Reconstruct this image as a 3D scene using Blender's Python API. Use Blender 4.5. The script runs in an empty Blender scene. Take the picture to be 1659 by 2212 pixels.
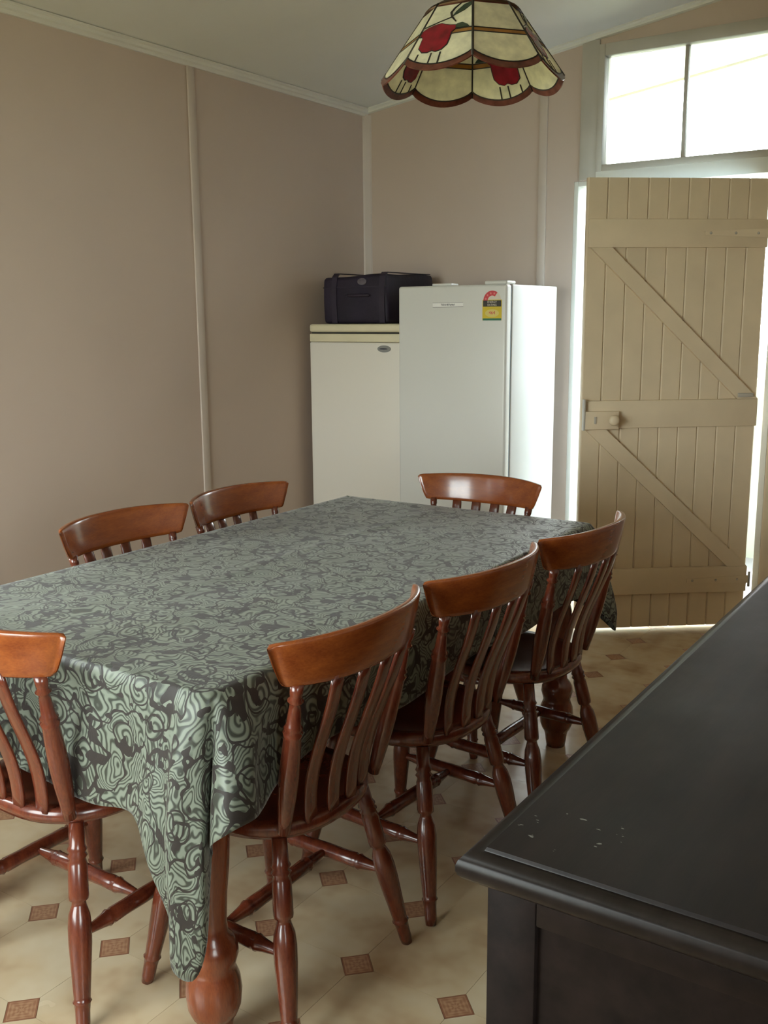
import bpy, bmesh, math, random
from mathutils import Vector, Matrix
random.seed(7)
scn = bpy.context.scene
PI = math.pi

# ------------------------------------------------------------------ camera, world, light, exposure
CAM_H = 1.41
YAW, PITCH, ROLL, FPX = math.radians(33.611), math.radians(11.038), math.radians(-0.427), 2141.0
fw = Vector((-math.sin(YAW) * math.cos(PITCH), math.cos(YAW) * math.cos(PITCH), -math.sin(PITCH)))
rt = Vector((math.cos(YAW), math.sin(YAW), 0))
up = rt.cross(fw)
rt2 = rt * math.cos(ROLL) + up * math.sin(ROLL)
up2 = -rt * math.sin(ROLL) + up * math.cos(ROLL)
cam = bpy.data.cameras.new('camera')
cam_o = bpy.data.objects.new('camera', cam)
scn.collection.objects.link(cam_o)
M = Matrix((rt2, up2, -fw)).transposed().to_4x4()
M.translation = Vector((0, 0, CAM_H))
cam_o.matrix_world = M
cam.sensor_fit = 'VERTICAL'
cam.sensor_height = 24.0
cam.lens = FPX / 2212.0 * 24.0
cam.clip_start = 0.02
scn.camera = cam_o

scn.view_settings.view_transform = 'Standard'
scn.view_settings.look = 'None'
scn.view_settings.gamma = 1.0
scn.view_settings.use_curve_mapping = False
scn.view_settings.exposure = 1.42
scn.cycles.max_bounces = 10
scn.cycles.diffuse_bounces = 6
scn.cycles.transparent_max_bounces = 12
scn.cycles.sample_clamp_indirect = 8.0
scn.cycles.caustics_reflective = False
scn.cycles.caustics_refractive = False
scn.cycles.use_denoising = True

SKY = 7.0
world = bpy.data.worlds.new('sky')
scn.world = world
world.use_nodes = True
wn = world.node_tree.nodes
wn['Background'].inputs[0].default_value = (0.94, 0.975, 1.0, 1)
wn['Background'].inputs[1].default_value = SKY
sun = bpy.data.lights.new('sun', 'SUN')
sun.energy = 9.0
sun.angle = math.radians(1.5)
sun.color = (1.0, 0.97, 0.92)
sun_o = bpy.data.objects.new('sun', sun)
scn.collection.objects.link(sun_o)
sun_o.rotation_euler = Vector((-0.55, -0.30, -1.0)).to_track_quat('-Z', 'Y').to_euler()

def portal(name, loc, rot, sx, sy):
    l = bpy.data.lights.new(name, 'AREA')
    l.shape = 'RECTANGLE'
    l.size, l.size_y = sx, sy
    l.cycles.is_portal = True
    o = bpy.data.objects.new(name, l)
    scn.collection.objects.link(o)
    o.location, o.rotation_euler = loc, rot
    return o

# room extents (metres; the camera stands above the origin, +y runs along the left wall to the back)
XL, YB = -3.158, 4.606
XR, YN, XE = 0.22, -1.15, 1.25      # right wall, near wall, entry side
def ceil_z(x): return 2.500 + 0.139 * (x - XL)
# windows that light the room, out of frame
WN = dict(x0=-2.90, x1=-1.00, z0=0.55, z1=2.25)    # in the near wall
WE = dict(y0=-0.95, y1=0.35, z0=0.70, z1=2.10)    # in the entry wall
WL = dict(y0=0.15, y1=1.75, z0=0.90, z1=2.15)     # in the left wall
portal('window_portal_near', ((WN['x0'] + WN['x1']) / 2, YN - 0.06, (WN['z0'] + WN['z1']) / 2), (PI / 2, 0, 0), WN['x1'] - WN['x0'], WN['z1'] - WN['z0'])
portal('window_portal_left', (XL - 0.06, (WL['y0'] + WL['y1']) / 2, (WL['z0'] + WL['z1']) / 2), (PI / 2, 0, -PI / 2), WL['y1'] - WL['y0'], WL['z1'] - WL['z0'])
portal('window_portal_entry', (XE + 0.06, (WE['y0'] + WE['y1']) / 2, (WE['z0'] + WE['z1']) / 2), (PI / 2, 0, PI / 2), WE['y1'] - WE['y0'], WE['z1'] - WE['z0'])
portal('door_portal', (-1.495, YB + 0.10, 1.02), (-PI / 2, 0, 0), 0.93, 2.04)
portal('transom_portal', (-1.45, YB + 0.10, 2.33), (-PI / 2, 0, 0), 0.74, 0.50)

# ------------------------------------------------------------------ helpers
col = scn.collection
def link(o, parent=None):
    col.objects.link(o)
    if parent is not None: o.parent = parent
    return o
def mesh(name, verts, faces, mat, parent=None, smooth=False, loc=None):
    me = bpy.data.meshes.new(name)
    me.from_pydata([tuple(v) for v in verts], [], faces)
    me.update()
    if smooth:
        me.polygons.foreach_set('use_smooth', [True] * len(me.polygons))
    if mat: me.materials.append(mat)
    o = bpy.data.objects.new(name, me)
    if loc: o.location = loc
    return link(o, parent)
def from_bm(name, bm, mat, parent=None, smooth=False):
    bmesh.ops.recalc_face_normals(bm, faces=bm.faces)
    me = bpy.data.meshes.new(name)
    bm.to_mesh(me); bm.free()
    if smooth:
        me.polygons.foreach_set('use_smooth', [True] * len(me.polygons))
        try: me.set_sharp_from_angle(angle=math.radians(40))
        except Exception: pass
    if mat: me.materials.append(mat)
    return link(bpy.data.objects.new(name, me), parent)
def add_box(bm, x0, x1, y0, y1, z0, z1, bev=0.0, seg=2, mat=None):
    vs = [bm.verts.new((x, y, z)) for x in (x0, x1) for y in (y0, y1) for z in (z0, z1)]
    fs = [(0, 1, 3, 2), (4, 6, 7, 5), (0, 4, 5, 1), (2, 3, 7, 6), (0, 2, 6, 4), (1, 5, 7, 3)]
    ff = [bm.faces.new([vs[i] for i in f]) for f in fs]
    bmesh.ops.recalc_face_normals(bm, faces=ff)
    if bev > 0:
        es = list({e for f in ff for e in f.edges})
        r = bmesh.ops.bevel(bm, geom=es, offset=bev, segments=seg, profile=0.5, affect='EDGES')
        vs = list({v for f in r['faces'] for v in f.verts} | {v for v in vs if v.is_valid})
    if mat is not None:
        bmesh.ops.transform(bm, matrix=mat, verts=vs)
    return vs
def box(name, x0, x1, y0, y1, z0, z1, m, parent=None, bev=0.0, seg=2, mat=None):
    bm = bmesh.new()
    add_box(bm, x0, x1, y0, y1, z0, z1, bev, seg, mat)
    return from_bm(name, bm, m, parent, smooth=bev > 0)
def empty(name, loc=(0, 0, 0), rz=0.0):
    o = bpy.data.objects.new(name, None)
    o.empty_display_size = 0.1
    o.location = loc
    o.rotation_euler = (0, 0, rz)
    return link(o)
def tag(o, label=None, cat=None, group=None, kind=None):
    if label: o['label'] = label
    if cat: o['category'] = cat
    if group: o['group'] = group
    if kind: o['kind'] = kind
    return o
def struct(o, label=None):
    o['kind'] = 'structure'
    if label: o['label'] = label
    return o
def turned(name, p0, p1, prof, m, parent=None, seg=16):
    """lathe: prof = [(t, r)] along p0 -> p1"""
    p0, p1 = Vector(p0), Vector(p1)
    ax = p1 - p0
    q = ax.to_track_quat('Z', 'Y').to_matrix()
    ux, uy = q.col[0], q.col[1]
    vs, fs = [], []
    for t, r in prof:
        c = p0 + ax * t
        for k in range(seg):
            a = 2 * PI * k / seg
            vs.append(c + (ux * math.cos(a) + uy * math.sin(a)) * r)
    n = len(prof)
    for i in range(n - 1):
        for k in range(seg):
            k2 = (k + 1) % seg
            fs.append((i * seg + k, i * seg + k2, (i + 1) * seg + k2, (i + 1) * seg + k))
    fs.append(tuple(reversed(range(seg))))
    fs.append(tuple((n - 1) * seg + k for k in range(seg)))
    return mesh(name, vs, fs, m, parent, smooth=True)
def prism(name, pts, a, b, axis, m, parent=None, mat=None):
    """extrude a 2-D outline between a and b along an axis ('x','y','z')"""
    def P(u, v, w):
        return {'x': (w, u, v), 'y': (u, w, v), 'z': (u, v, w)}[axis]
    n = len(pts)
    vs = [Vector(P(u, v, a)) for u, v in pts] + [Vector(P(u, v, b)) for u, v in pts]
    if mat is not None: vs = [mat @ v for v in vs]
    fs = [tuple(range(n)), tuple(reversed(range(n, 2 * n)))] + [(i, i + n, (i + 1) % n + n, (i + 1) % n) for i in range(n)]
    bm = bmesh.new()
    bv = [bm.verts.new(v) for v in vs]
    for f in fs: bm.faces.new([bv[i] for i in f])
    return from_bm(name, bm, m, parent)
def sweep(name, prof, p0, p1, outd, m, parent=None):
    """profile [(out, up)] swept from p0 to p1; outd = direction of 'out'; up = +z"""
    p0, p1, outd = Vector(p0), Vector(p1), Vector(outd)
    n = len(prof)
    vs = [p + outd * a + Vector((0, 0, b)) for p in (p0, p1) for a, b in prof]
    fs = [tuple(range(n)), tuple(reversed(range(n, 2 * n)))] + [(i, i + n, (i + 1) % n + n, (i + 1) % n) for i in range(n)]
    bm = bmesh.new()
    bv = [bm.verts.new(v) for v in vs]
    for f in fs: bm.faces.new([bv[i] for i in f])
    return from_bm(name, bm, m, parent)
def text_mesh(name, body, size, m, parent, mat, depth=0.0006):
    cu = bpy.data.curves.new(name, 'FONT')
    cu.body = body; cu.size = size; cu.align_x = 'CENTER'; cu.align_y = 'CENTER'; cu.extrude = depth
    o = bpy.data.objects.new(name, cu)
    col.objects.link(o)
    me = bpy.data.meshes.new_from_object(o.evaluated_get(bpy.context.evaluated_depsgraph_get()))
    bpy.data.objects.remove(o)
    me.transform(mat)
    me.materials.clear(); me.materials.append(m)
    return link(bpy.data.objects.new(name, me), parent)

# ------------------------------------------------------------------ materials
class NT:
    def __init__(s, name):
        s.m = bpy.data.materials.new(name); s.m.use_nodes = True
        s.t = s.m.node_tree; s.b = s.t.nodes['Principled BSDF']
    def n(s, typ, **kw):
        nd = s.t.nodes.new(typ)
        for k, v in kw.items():
            if k in nd.inputs.keys() and not hasattr(nd, k): nd.inputs[k].default_value = v
            else: setattr(nd, k, v)
        return nd
    def l(s, a, b): s.t.links.new(a, b)
    def math(s, op, a, b=None, c=None, clamp=False):
        nd = s.t.nodes.new('ShaderNodeMath'); nd.operation = op; nd.use_clamp = clamp
        for i, v in enumerate((a, b, c)):
            if v is None: continue
            if hasattr(v, 'is_output'): s.l(v, nd.inputs[i])
            else: nd.inputs[i].default_value = v
        return nd.outputs[0]
    def ramp(s, fac, stops):
        nd = s.t.nodes.new('ShaderNodeValToRGB')
        e = nd.color_ramp.elements
        while len(e) < len(stops): e.new(0.5)
        for i, (p, c) in enumerate(stops):
            e[i].position = p; e[i].color = (*c, 1)
        s.l(fac, nd.inputs[0]); return nd.outputs[0]
    def mix(s, fac, a, b):
        nd = s.t.nodes.new('ShaderNodeMix'); nd.data_type = 'RGBA'
        for sock, v in ((nd.inputs[0], fac), (nd.inputs[6], a), (nd.inputs[7], b)):
            if hasattr(v, 'is_output'): s.l(v, sock)
            elif isinstance(v, tuple): sock.default_value = (*v, 1)
            else: sock.default_value = v
        return nd.outputs[2]
    def noise(s, vec=None, scale=5, detail=3, rough=0.5, out=0):
        nd = s.t.nodes.new('ShaderNodeTexNoise')
        nd.inputs['Scale'].default_value = scale; nd.inputs['Detail'].default_value = detail; nd.inputs['Roughness'].default_value = rough
        if vec is not None: s.l(vec, nd.inputs['Vector'])
        return nd.outputs[out]
    def coord(s, which='Object', scale=None):
        o = s.t.nodes.new('ShaderNodeTexCoord').outputs[which]
        if scale:
            mp = s.t.nodes.new('ShaderNodeMapping'); mp.inputs['Scale'].default_value = scale
            s.l(o, mp.inputs[0]); o = mp.outputs[0]
        return o
    def bump(s, h, strength=0.2, dist=0.01):
        nd = s.t.nodes.new('ShaderNodeBump'); nd.inputs['Strength'].default_value = strength; nd.inputs['Distance'].default_value = dist
        s.l(h, nd.inputs['Height']); s.l(nd.outputs[0], s.b.inputs['Normal'])
    def set(s, **kw):
        names = dict(rough='Roughness', spec='Specular IOR Level', coat='Coat Weight', coatr='Coat Roughness', metal='Metallic', sheen='Sheen Weight', sheenr='Sheen Roughness', trans='Transmission Weight', alpha='Alpha')
        for k, v in kw.items():
            sock = s.b.inputs[names[k]]
            if hasattr(v, 'is_output'): s.l(v, sock)
            else: sock.default_value = v
        return s
    def color(s, c):
        if hasattr(c, 'is_output'): s.l(c, s.b.inputs['Base Color'])
        else: s.b.inputs['Base Color'].default_value = (*c, 1)
        return s

def paint(name, c, rough=0.6, var=0.06, scale=3.0, bump=0.03, spec=0.4):
    m = NT(name)
    f = m.noise(m.coord('Object'), scale, 4)
    lo = tuple(x * (1 - var) for x in c); hi = tuple(min(1, x * (1 + var)) for x in c)
    m.color(m.ramp(f, [(0.3, lo), (0.7, hi)])).set(rough=rough, spec=spec)
    if bump: m.bump(m.noise(m.coord('Object'), 160, 2), bump, 0.002)
    return m.m
def wood(name, dark, light, rough=0.28, coat=0.6, scale=(14, 14, 2.2), coatr=0.12, spec=0.5):
    m = NT(name)
    co = m.coord('Object', scale)
    f = m.noise(co, 3.0, 5, 0.6)
    g = m.noise(m.coord('Object', tuple(x * 6 for x in scale)), 4.0, 2, 0.5)
    ff = m.math('ADD', m.math('MULTIPLY', f, 0.75), m.math('MULTIPLY', g, 0.25))
    m.color(m.ramp(ff, [(0.30, dark), (0.72, light)])).set(rough=rough, coat=coat, coatr=coatr, spec=spec)
    return m.m

WALL = paint('wall_paint', (0.51, 0.41, 0.338), 0.55, 0.05, 1.2)
BATTEN = paint('batten_paint', (0.53, 0.45, 0.385), 0.45, 0.04, 4)
CEIL = paint('ceiling_paint', (0.68, 0.67, 0.62), 0.7, 0.03, 2)
CORNICE = paint('cornice_paint', (0.66, 0.64, 0.57), 0.5, 0.03, 5)
CREAM = paint('door_paint', (0.66, 0.55, 0.385), 0.42, 0.05, 6)
FRAME = paint('frame_paint', (0.44, 0.41, 0.35), 0.45, 0.05, 6)
JAMB = paint('jamb_paint', (0.72, 0.72, 0.66), 0.45, 0.04, 6)
WHITE = paint('appliance_white', (0.65, 0.65, 0.615), 0.30, 0.01, 2, 0.015, 0.5)
OFFWHITE = paint('freezer_white', (0.70, 0.66, 0.585), 0.36, 0.01, 2, 0.015, 0.5)
APPCREAM = paint('freezer_trim_cream', (0.66, 0.60, 0.42), 0.4, 0.04, 8, 0.02)
GASKET = paint('gasket_grey', (0.22, 0.25, 0.27), 0.6, 0.02)
BLACK = paint('black_gap', (0.012, 0.012, 0.012), 0.6, 0.1)
CHAIRW = wood('chair_wood', (0.072, 0.013, 0.0075), (0.16, 0.035, 0.013), 0.26, 0.45)
RAILW = wood('chair_rail_wood', (0.165, 0.035, 0.009), (0.29, 0.078, 0.016), 0.25, 0.45, (2.0, 14, 14))
TABLEW = wood('table_wood', (0.105, 0.021, 0.009), (0.21, 0.050, 0.015), 0.26, 0.5)
GREYM = paint('badge_grey', (0.23, 0.23, 0.22), 0.35, 0.05)
DARKTXT = paint('print_dark', (0.06, 0.06, 0.07), 0.6, 0.05)
METAL = NT('steel'); METAL.color((0.35, 0.34, 0.32)).set(metal=1.0, rough=0.35); METAL = METAL.m

def mk_sideboard():
    m = NT('dark_sideboard_wood')
    f = m.noise(m.coord('Object', (9, 1.4, 9)), 4, 5, 0.6)
    base = m.ramp(f, [(0.3, (0.008, 0.0055, 0.005)), (0.75, (0.019, 0.0120, 0.0105))])
    s = m.noise(m.coord('Object', (1.0, 1.0, 1.0)), 2.2, 4, 0.7)
    p = m.coord('Object')
    dv = m.n('ShaderNodeVectorMath', operation='DISTANCE'); m.l(p, dv.inputs[0]); dv.inputs[1].default_value = (-0.25, -0.74, 0.88)
    near = m.math('LESS_THAN', dv.outputs['Value'], 0.065)
    fleck = m.math('GREATER_THAN', m.noise(m.coord('Object', (1.0, 2.2, 1.0)), 55, 2, 0.6), 0.70)
    base = m.mix(m.math('MULTIPLY', near, fleck), base, (0.22, 0.22, 0.20))
    m.color(base).set(rough=m.math('ADD', 0.30, m.math('MULTIPLY', s, 0.30)), spec=0.14)
    m.bump(m.noise(m.coord('Object', (60, 6, 60)), 6, 3), 0.05, 0.002)
    return m.m
DARKW = mk_sideboard()
MOULDW = wood('dark_moulding_wood', (0.008, 0.0055, 0.005), (0.019, 0.0135, 0.012), 0.33, 0.0, (9, 1.4, 9), 0.2, 0.22)

def mk_cloth():
    m = NT('damask_cloth')
    uv = m.coord('UV')
    nz = m.t.nodes.new('ShaderNodeTexNoise'); nz.inputs['Scale'].default_value = 9; nz.inputs['Detail'].default_value = 1.5
    m.l(uv, nz.inputs['Vector'])
    sub = m.n('ShaderNodeVectorMath', operation='SUBTRACT'); m.l(nz.outputs['Color'], sub.inputs[0]); sub.inputs[1].default_value = (0.5, 0.5, 0.5)
    sc = m.n('ShaderNodeVectorMath', operation='SCALE'); m.l(sub.outputs[0], sc.inputs[0]); sc.inputs['Scale'].default_value = 0.075
    ad = m.n('ShaderNodeVectorMath', operation='ADD'); m.l(uv, ad.inputs[0]); m.l(sc.outputs[0], ad.inputs[1])
    def scroll(scale, freq, tw, off):
        of = m.n('ShaderNodeVectorMath', operation='ADD'); m.l(ad.outputs[0], of.inputs[0]); of.inputs[1].default_value = (off, off * 0.7, 0)
        v = m.n('ShaderNodeTexVoronoi', voronoi_dimensions='2D', feature='F1'); v.inputs['Scale'].default_value = scale
        v.inputs['Randomness'].default_value = 0.8
        m.l(of.outputs[0], v.inputs['Vector'])
        lo = m.n('ShaderNodeVectorMath', operation='SUBTRACT'); m.l(of.outputs[0], lo.inputs[0]); m.l(v.outputs['Position'], lo.inputs[1])
        sp = m.n('ShaderNodeSeparateXYZ'); m.l(lo.outputs[0], sp.inputs[0])
        ang = m.math('ARCTAN2', sp.outputs[1], sp.outputs[0])
        ln = m.n('ShaderNodeVectorMath', operation='LENGTH'); m.l(lo.outputs[0], ln.inputs[0])
        r = ln.outputs['Value']
        cs = m.n('ShaderNodeSeparateColor'); m.l(v.outputs['Color'], cs.inputs[0])
        ph = m.math('MULTIPLY', cs.outputs[0], 6.28)
        # spiral arms that fray into strokes
        arm = m.math('SINE', m.math('ADD', m.math('ADD', m.math('MULTIPLY', r, freq), m.math('MULTIPLY', ang, tw)), ph))
        e = m.n('ShaderNodeTexVoronoi', voronoi_dimensions='2D', feature='DISTANCE_TO_EDGE'); e.inputs['Scale'].default_value = scale
        e.inputs['Randomness'].default_value = 0.8
        m.l(of.outputs[0], e.inputs['Vector'])
        return arm, e.outputs['Distance'], r
    a1, e1, r1 = scroll(8.5, 430.0, 2.0, 0.0)
    # nested crescents: contour strokes of a smooth field
    n1 = m.noise(ad.outputs[0], 7.5, 1.2, 0.45)
    n2 = m.noise(ad.outputs[0], 21.0, 1.0, 0.5)
    con = m.math('SINE', m.math('MULTIPLY', m.math('ADD', n1, m.math('MULTIPLY', n2, 0.22)), 180.0))
    pick = m.math('LESS_THAN', r1, 0.028)
    arm = m.math('ADD', m.math('MULTIPLY', con, m.math('SUBTRACT', 1.0, pick)), m.math('MULTIPLY', a1, pick))
    line = m.math('SMOOTH_MIN', m.math('MULTIPLY', m.math('ADD', arm, 0.80), 3.5), 1.0, 0.1, clamp=True)
    # dark ground showing between the leaves: thin winding channels plus small pockets
    ch = m.math('ABSOLUTE', m.math('SUBTRACT', m.noise(ad.outputs[0], 15.0, 1.5, 0.5), 0.5))
    chan = m.math('LESS_THAN', ch, m.math('MULTIPLY', m.noise(ad.outputs[0], 11.0, 1.0), 0.045))
    pock = m.math('LESS_THAN', m.noise(ad.outputs[0], 27, 1.5), 0.365)
    ring = m.math('LESS_THAN', m.math('ABSOLUTE', m.math('SUBTRACT', r1, 0.030)), 0.0022)
    gap = m.math('MAXIMUM', m.math('MAXIMUM', chan, pock), ring)
    light = m.ramp(m.math('MULTIPLY_ADD', arm, 0.5, 0.5), [(0.25, (0.078, 0.090, 0.070)), (0.7, (0.180, 0.203, 0.160))])
    stroke = m.mix(line, (0.040, 0.043, 0.033), light)
    out = m.mix(gap, stroke, (0.026, 0.020, 0.017))
    m.color(out).set(rough=m.math('ADD', 0.43, m.math('MULTIPLY', gap, 0.2)), spec=0.36, sheen=0.22, sheenr=0.3)
    m.bump(m.math('SUBTRACT', m.math('MULTIPLY', line, 0.4), gap), 0.25, 0.0015)
    return m.m
CLOTH = mk_cloth()

def mk_tile():
    m = NT('vinyl_tile')
    g = m.t.nodes.new('ShaderNodeNewGeometry').outputs['Position']
    oi = m.t.nodes.new('ShaderNodeObjectInfo').outputs['Random']
    f = m.noise(g, 5.0, 3, 0.55)
    base = m.ramp(f, [(0.30, (0.38, 0.245, 0.135)), (0.50, (0.56, 0.44, 0.285)), (0.72, (0.64, 0.545, 0.39))])
    base2 = m.mix(m.math('MULTIPLY', oi, 0.22), base, (0.46, 0.34, 0.20))
    m.color(base2).set(rough=m.math('ADD', 0.20, m.math('MULTIPLY', m.noise(g, 9, 2), 0.10)), spec=0.5)
    m.bump(m.noise(g, 60, 2), 0.02, 0.001)
    return m.m
TILE = mk_tile()
def mk_dot():
    m = NT('brown_inset_tile')
    sp = m.n('ShaderNodeSeparateXYZ'); m.l(m.coord('Object'), sp.inputs[0])
    ax, ay = m.math('ABSOLUTE', sp.outputs[0]), m.math('ABSOLUTE', sp.outputs[1])
    d = m.math('ADD', ax, ay)                         # diamond distance
    ring = m.math('SINE', m.math('MULTIPLY', d, 520.0))
    flor = m.math('SINE', m.math('MULTIPLY', m.math('ARCTAN2', sp.outputs[1], sp.outputs[0]), 8.0))
    f = m.math('MULTIPLY_ADD', m.math('ADD', ring, flor), 0.22, 0.5)
    c = m.ramp(f, [(0.2, (0.30, 0.145, 0.080)), (0.8, (0.42, 0.245, 0.14))])
    edge = m.math('GREATER_THAN', d, 0.0395)
    m.color(m.mix(edge, c, (0.26, 0.115, 0.065))).set(rough=0.3)
    return m.m
DOT = mk_dot()
JOINT = paint('floor_joint', (0.36, 0.27, 0.17), 0.5, 0.1, 8)

def glass_mat():
    m = NT('window_glass')
    tr = m.n('ShaderNodeBsdfTransparent'); tr.inputs[0].default_value = (0.94, 0.97, 0.95, 1)
    gl = m.n('ShaderNodeBsdfGlossy'); gl.inputs['Roughness'].default_value = 0.02
    fr = m.n('ShaderNodeFresnel'); fr.inputs[0].default_value = 1.45
    mx = m.n('ShaderNodeMixShader')
    m.l(fr.outputs[0], mx.inputs[0]); m.l(tr.outputs[0], mx.inputs[1]); m.l(gl.outputs[0], mx.inputs[2])
    m.l(mx.outputs[0], m.t.nodes['Material Output'].inputs[0])
    return m.m
GLASS = glass_mat()
def stained(name, c, t=0.45, var=0.15):
    m = NT(name)
    f = m.noise(m.coord('Object', (1, 1, 1)), 38, 3)
    cc = m.ramp(f, [(0.3, tuple(x * (1 - var) for x in c)), (0.7, tuple(min(1, x * (1 + var)) for x in c))])
    m.color(cc).set(rough=0.18, spec=0.5)
    tl = m.n('ShaderNodeBsdfTranslucent'); m.l(cc, tl.inputs[0])
    mx = m.n('ShaderNodeMixShader'); mx.inputs[0].default_value = t
    m.l(m.b.outputs[0], mx.inputs[1]); m.l(tl.outputs[0], mx.inputs[2])
    m.l(mx.outputs[0], m.t.nodes['Material Output'].inputs[0])
    return m.m
SG_CREAM = stained('cream_glass', (0.80, 0.77, 0.58))
SG_AMBER = stained('amber_glass', (0.42, 0.20, 0.045))
SG_RED = stained('red_glass', (0.32, 0.010, 0.022), 0.4, 0.35)
SG_BROWN = stained('brown_glass', (0.145, 0.045, 0.028), 0.3, 0.4)
SG_GREEN = stained('green_glass', (0.035, 0.055, 0.030), 0.3, 0.3)
LEAD = NT('lead_came'); LEAD.color((0.035, 0.028, 0.020)).set(metal=0.6, rough=0.5); LEAD = LEAD.m

# ------------------------------------------------------------------ the room shell
T = 0.10
# floor base (joints show between the tiles)
floor = struct(box('floor', XL - T, XE + T, YN - T, YB + T, -0.08, -0.0012, JOINT))
PITCH_T, CUT, GAP = 0.251, 0.0455, 0.0007
TX0, TY0 = -1.650, 1.354           # an inset sits at this point of the grid
h = PITCH_T / 2 - GAP / 2
c = CUT
oct_pts = [(-h + c, -h), (h - c, -h), (h, -h + c), (h, h - c), (h - c, h), (-h + c, h), (-h, h - c), (-h, -h + c)]
def flat(name, pts, z0, z1):
    n = len(pts)
    vs = [(x, y, z0) for x, y in pts] + [(x, y, z1) for x, y in pts]
    fs = [tuple(range(n, 2 * n))] + [(i, (i + 1) % n, (i + 1) % n + n, i + n) for i in range(n)]
    me = bpy.data.meshes.new(name); me.from_pydata(vs, [], fs); me.update(); return me
oct_me = flat('floor_tile', oct_pts, -0.0012, 0.0); oct_me.materials.append(TILE)
cc = c - GAP
dot_me = flat('tile_inset', [(cc, 0), (0, cc), (-cc, 0), (0, -cc)], -0.0012, 0.0); dot_me.materials.append(DOT)
rest_o, rest_d = [], []
ix0, ix1 = int(math.floor((XL - TX0) / PITCH_T)), int(math.ceil((XE - TX0) / PITCH_T))
iy0, iy1 = int(math.floor((YN - TY0) / PITCH_T)), int(math.ceil((YB - TY0) / PITCH_T))
for i in range(ix0, ix1 + 1):
    for j in range(iy0, iy1 + 1):
        x, y = TX0 + i * PITCH_T, TY0 + j * PITCH_T
        for me, dx, nm, rest in ((dot_me, 0.0, 'tile_inset', rest_d), (oct_me, PITCH_T / 2, 'floor_tile', rest_o)):
            px, py = x + dx, y + dx
            if not (XL - 0.02 < px < XE + 0.02 and YN < py < YB + 0.02): continue
            if px < 0.0 and py > 0.75:
                link(bpy.data.objects.new(nm, me), floor).location = (px, py, 0)
            else:
                rest.append((px, py))
def many(name, me, spots, m):
    vs, fs = [], []
    for px, py in spots:
        b = len(vs)
        vs += [(v.co.x + px, v.co.y + py, v.co.z) for v in me.vertices]
        fs += [tuple(b + i for i in p.vertices) for p in me.polygons]
    o = mesh(name, vs, fs, m, floor); o['kind'] = 'stuff'
many('floor_tile_field', oct_me, rest_o, TILE)
many('tile_inset_field', dot_me, rest_d, DOT)

def slope_box(bm, x0, x1, y0, y1, z0, extra=0.0):
    """box from z0 up to the raked ceiling"""
    vs = [bm.verts.new((x, y, z)) for x in (x0, x1) for y in (y0, y1) for z in (z0, ceil_z(x) + extra)]
    for f in [(0, 1, 3, 2), (4, 6, 7, 5), (0, 4, 5, 1), (2, 3, 7, 6), (0, 2, 6, 4), (1, 5, 7, 3)]:
        bm.faces.new([vs[i] for i in f])
# left wall with its window opening (out of frame)
bm = bmesh.new()
zc = ceil_z(XL)
add_box(bm, XL - T, XL, YN - T, WL['y0'], -0.05, zc)
add_box(bm, XL - T, XL, WL['y1'], YB + T, -0.05, zc)
add_box(bm, XL - T, XL, WL['y0'], WL['y1'], -0.05, WL['z0'])
add_box(bm, XL - T, XL, WL['y0'], WL['y1'], WL['z1'], zc)
struct(from_bm('wall_left', bm, WALL))
# back wall with door opening and transom opening
DX0, DX1, DZ = -1.962, -1.030, 2.040
TX_0, TX_1, TZ0, TZ1 = -1.850, -1.045, 2.075, 2.630
bm = bmesh.new()
slope_box(bm, XL, DX0, YB, YB + T, -0.05)
slope_box(bm, DX0, TX_0, YB, YB + T, DZ)
slope_box(bm, DX1, XR + T, YB, YB + T, -0.05)
slope_box(bm, TX_1, DX1, YB, YB + T, DZ)
add_box(bm, TX_0, TX_1, YB, YB + T, DZ, TZ0)
slope_box(bm, TX_0, TX_1, YB, YB + T, TZ1)
struct(from_bm('wall_back', bm, WALL))
# right wall, return, entry and near wall (behind or beside the camera)
bm = bmesh.new(); slope_box(bm, XR, XR + T, 0.55, YB, -0.05); struct(from_bm('wall_right', bm, WALL))
bm = bmesh.new(); slope_box(bm, XR + T, XE, 0.55, 0.65, -0.05); struct(from_bm('wall_return', bm, WALL))
bm = bmesh.new()
slope_box(bm, XE, XE + T, YN - T, WE['y0'], -0.05); slope_box(bm, XE, XE + T, WE['y1'], 0.65, -0.05)
add_box(bm, XE, XE + T, WE['y0'], WE['y1'], -0.05, WE['z0']); slope_box(bm, XE, XE + T, WE['y0'], WE['y1'], WE['z1'])
struct(from_bm('wall_entry', bm, WALL))
bm = bmesh.new()
slope_box(bm, XL, WN['x0'], YN - T, YN, -0.05)
slope_box(bm, WN['x1'], XE, YN - T, YN, -0.05)
add_box(bm, WN['x0'], WN['x1'], YN - T, YN, -0.05, WN['z0'])
slope_box(bm, WN['x0'], WN['x1'], YN - T, YN, WN['z1'])
struct(from_bm('wall_near', bm, WALL))
# raked ceiling
bm = bmesh.new()
xs = (XL - T, XE + T)
vs = [bm.verts.new((x, y, ceil_z(x) + dz)) for x in xs for y in (YN - T, YB + T) for dz in (0, 0.05)]
for f in [(0, 1, 3, 2), (4, 6, 7, 5), (0, 4, 5, 1), (2, 3, 7, 6), (0, 2, 6, 4), (1, 5, 7, 3)]:
    bm.faces.new([vs[i] for i in f])
struct(from_bm('ceiling', bm, CEIL))
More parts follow.
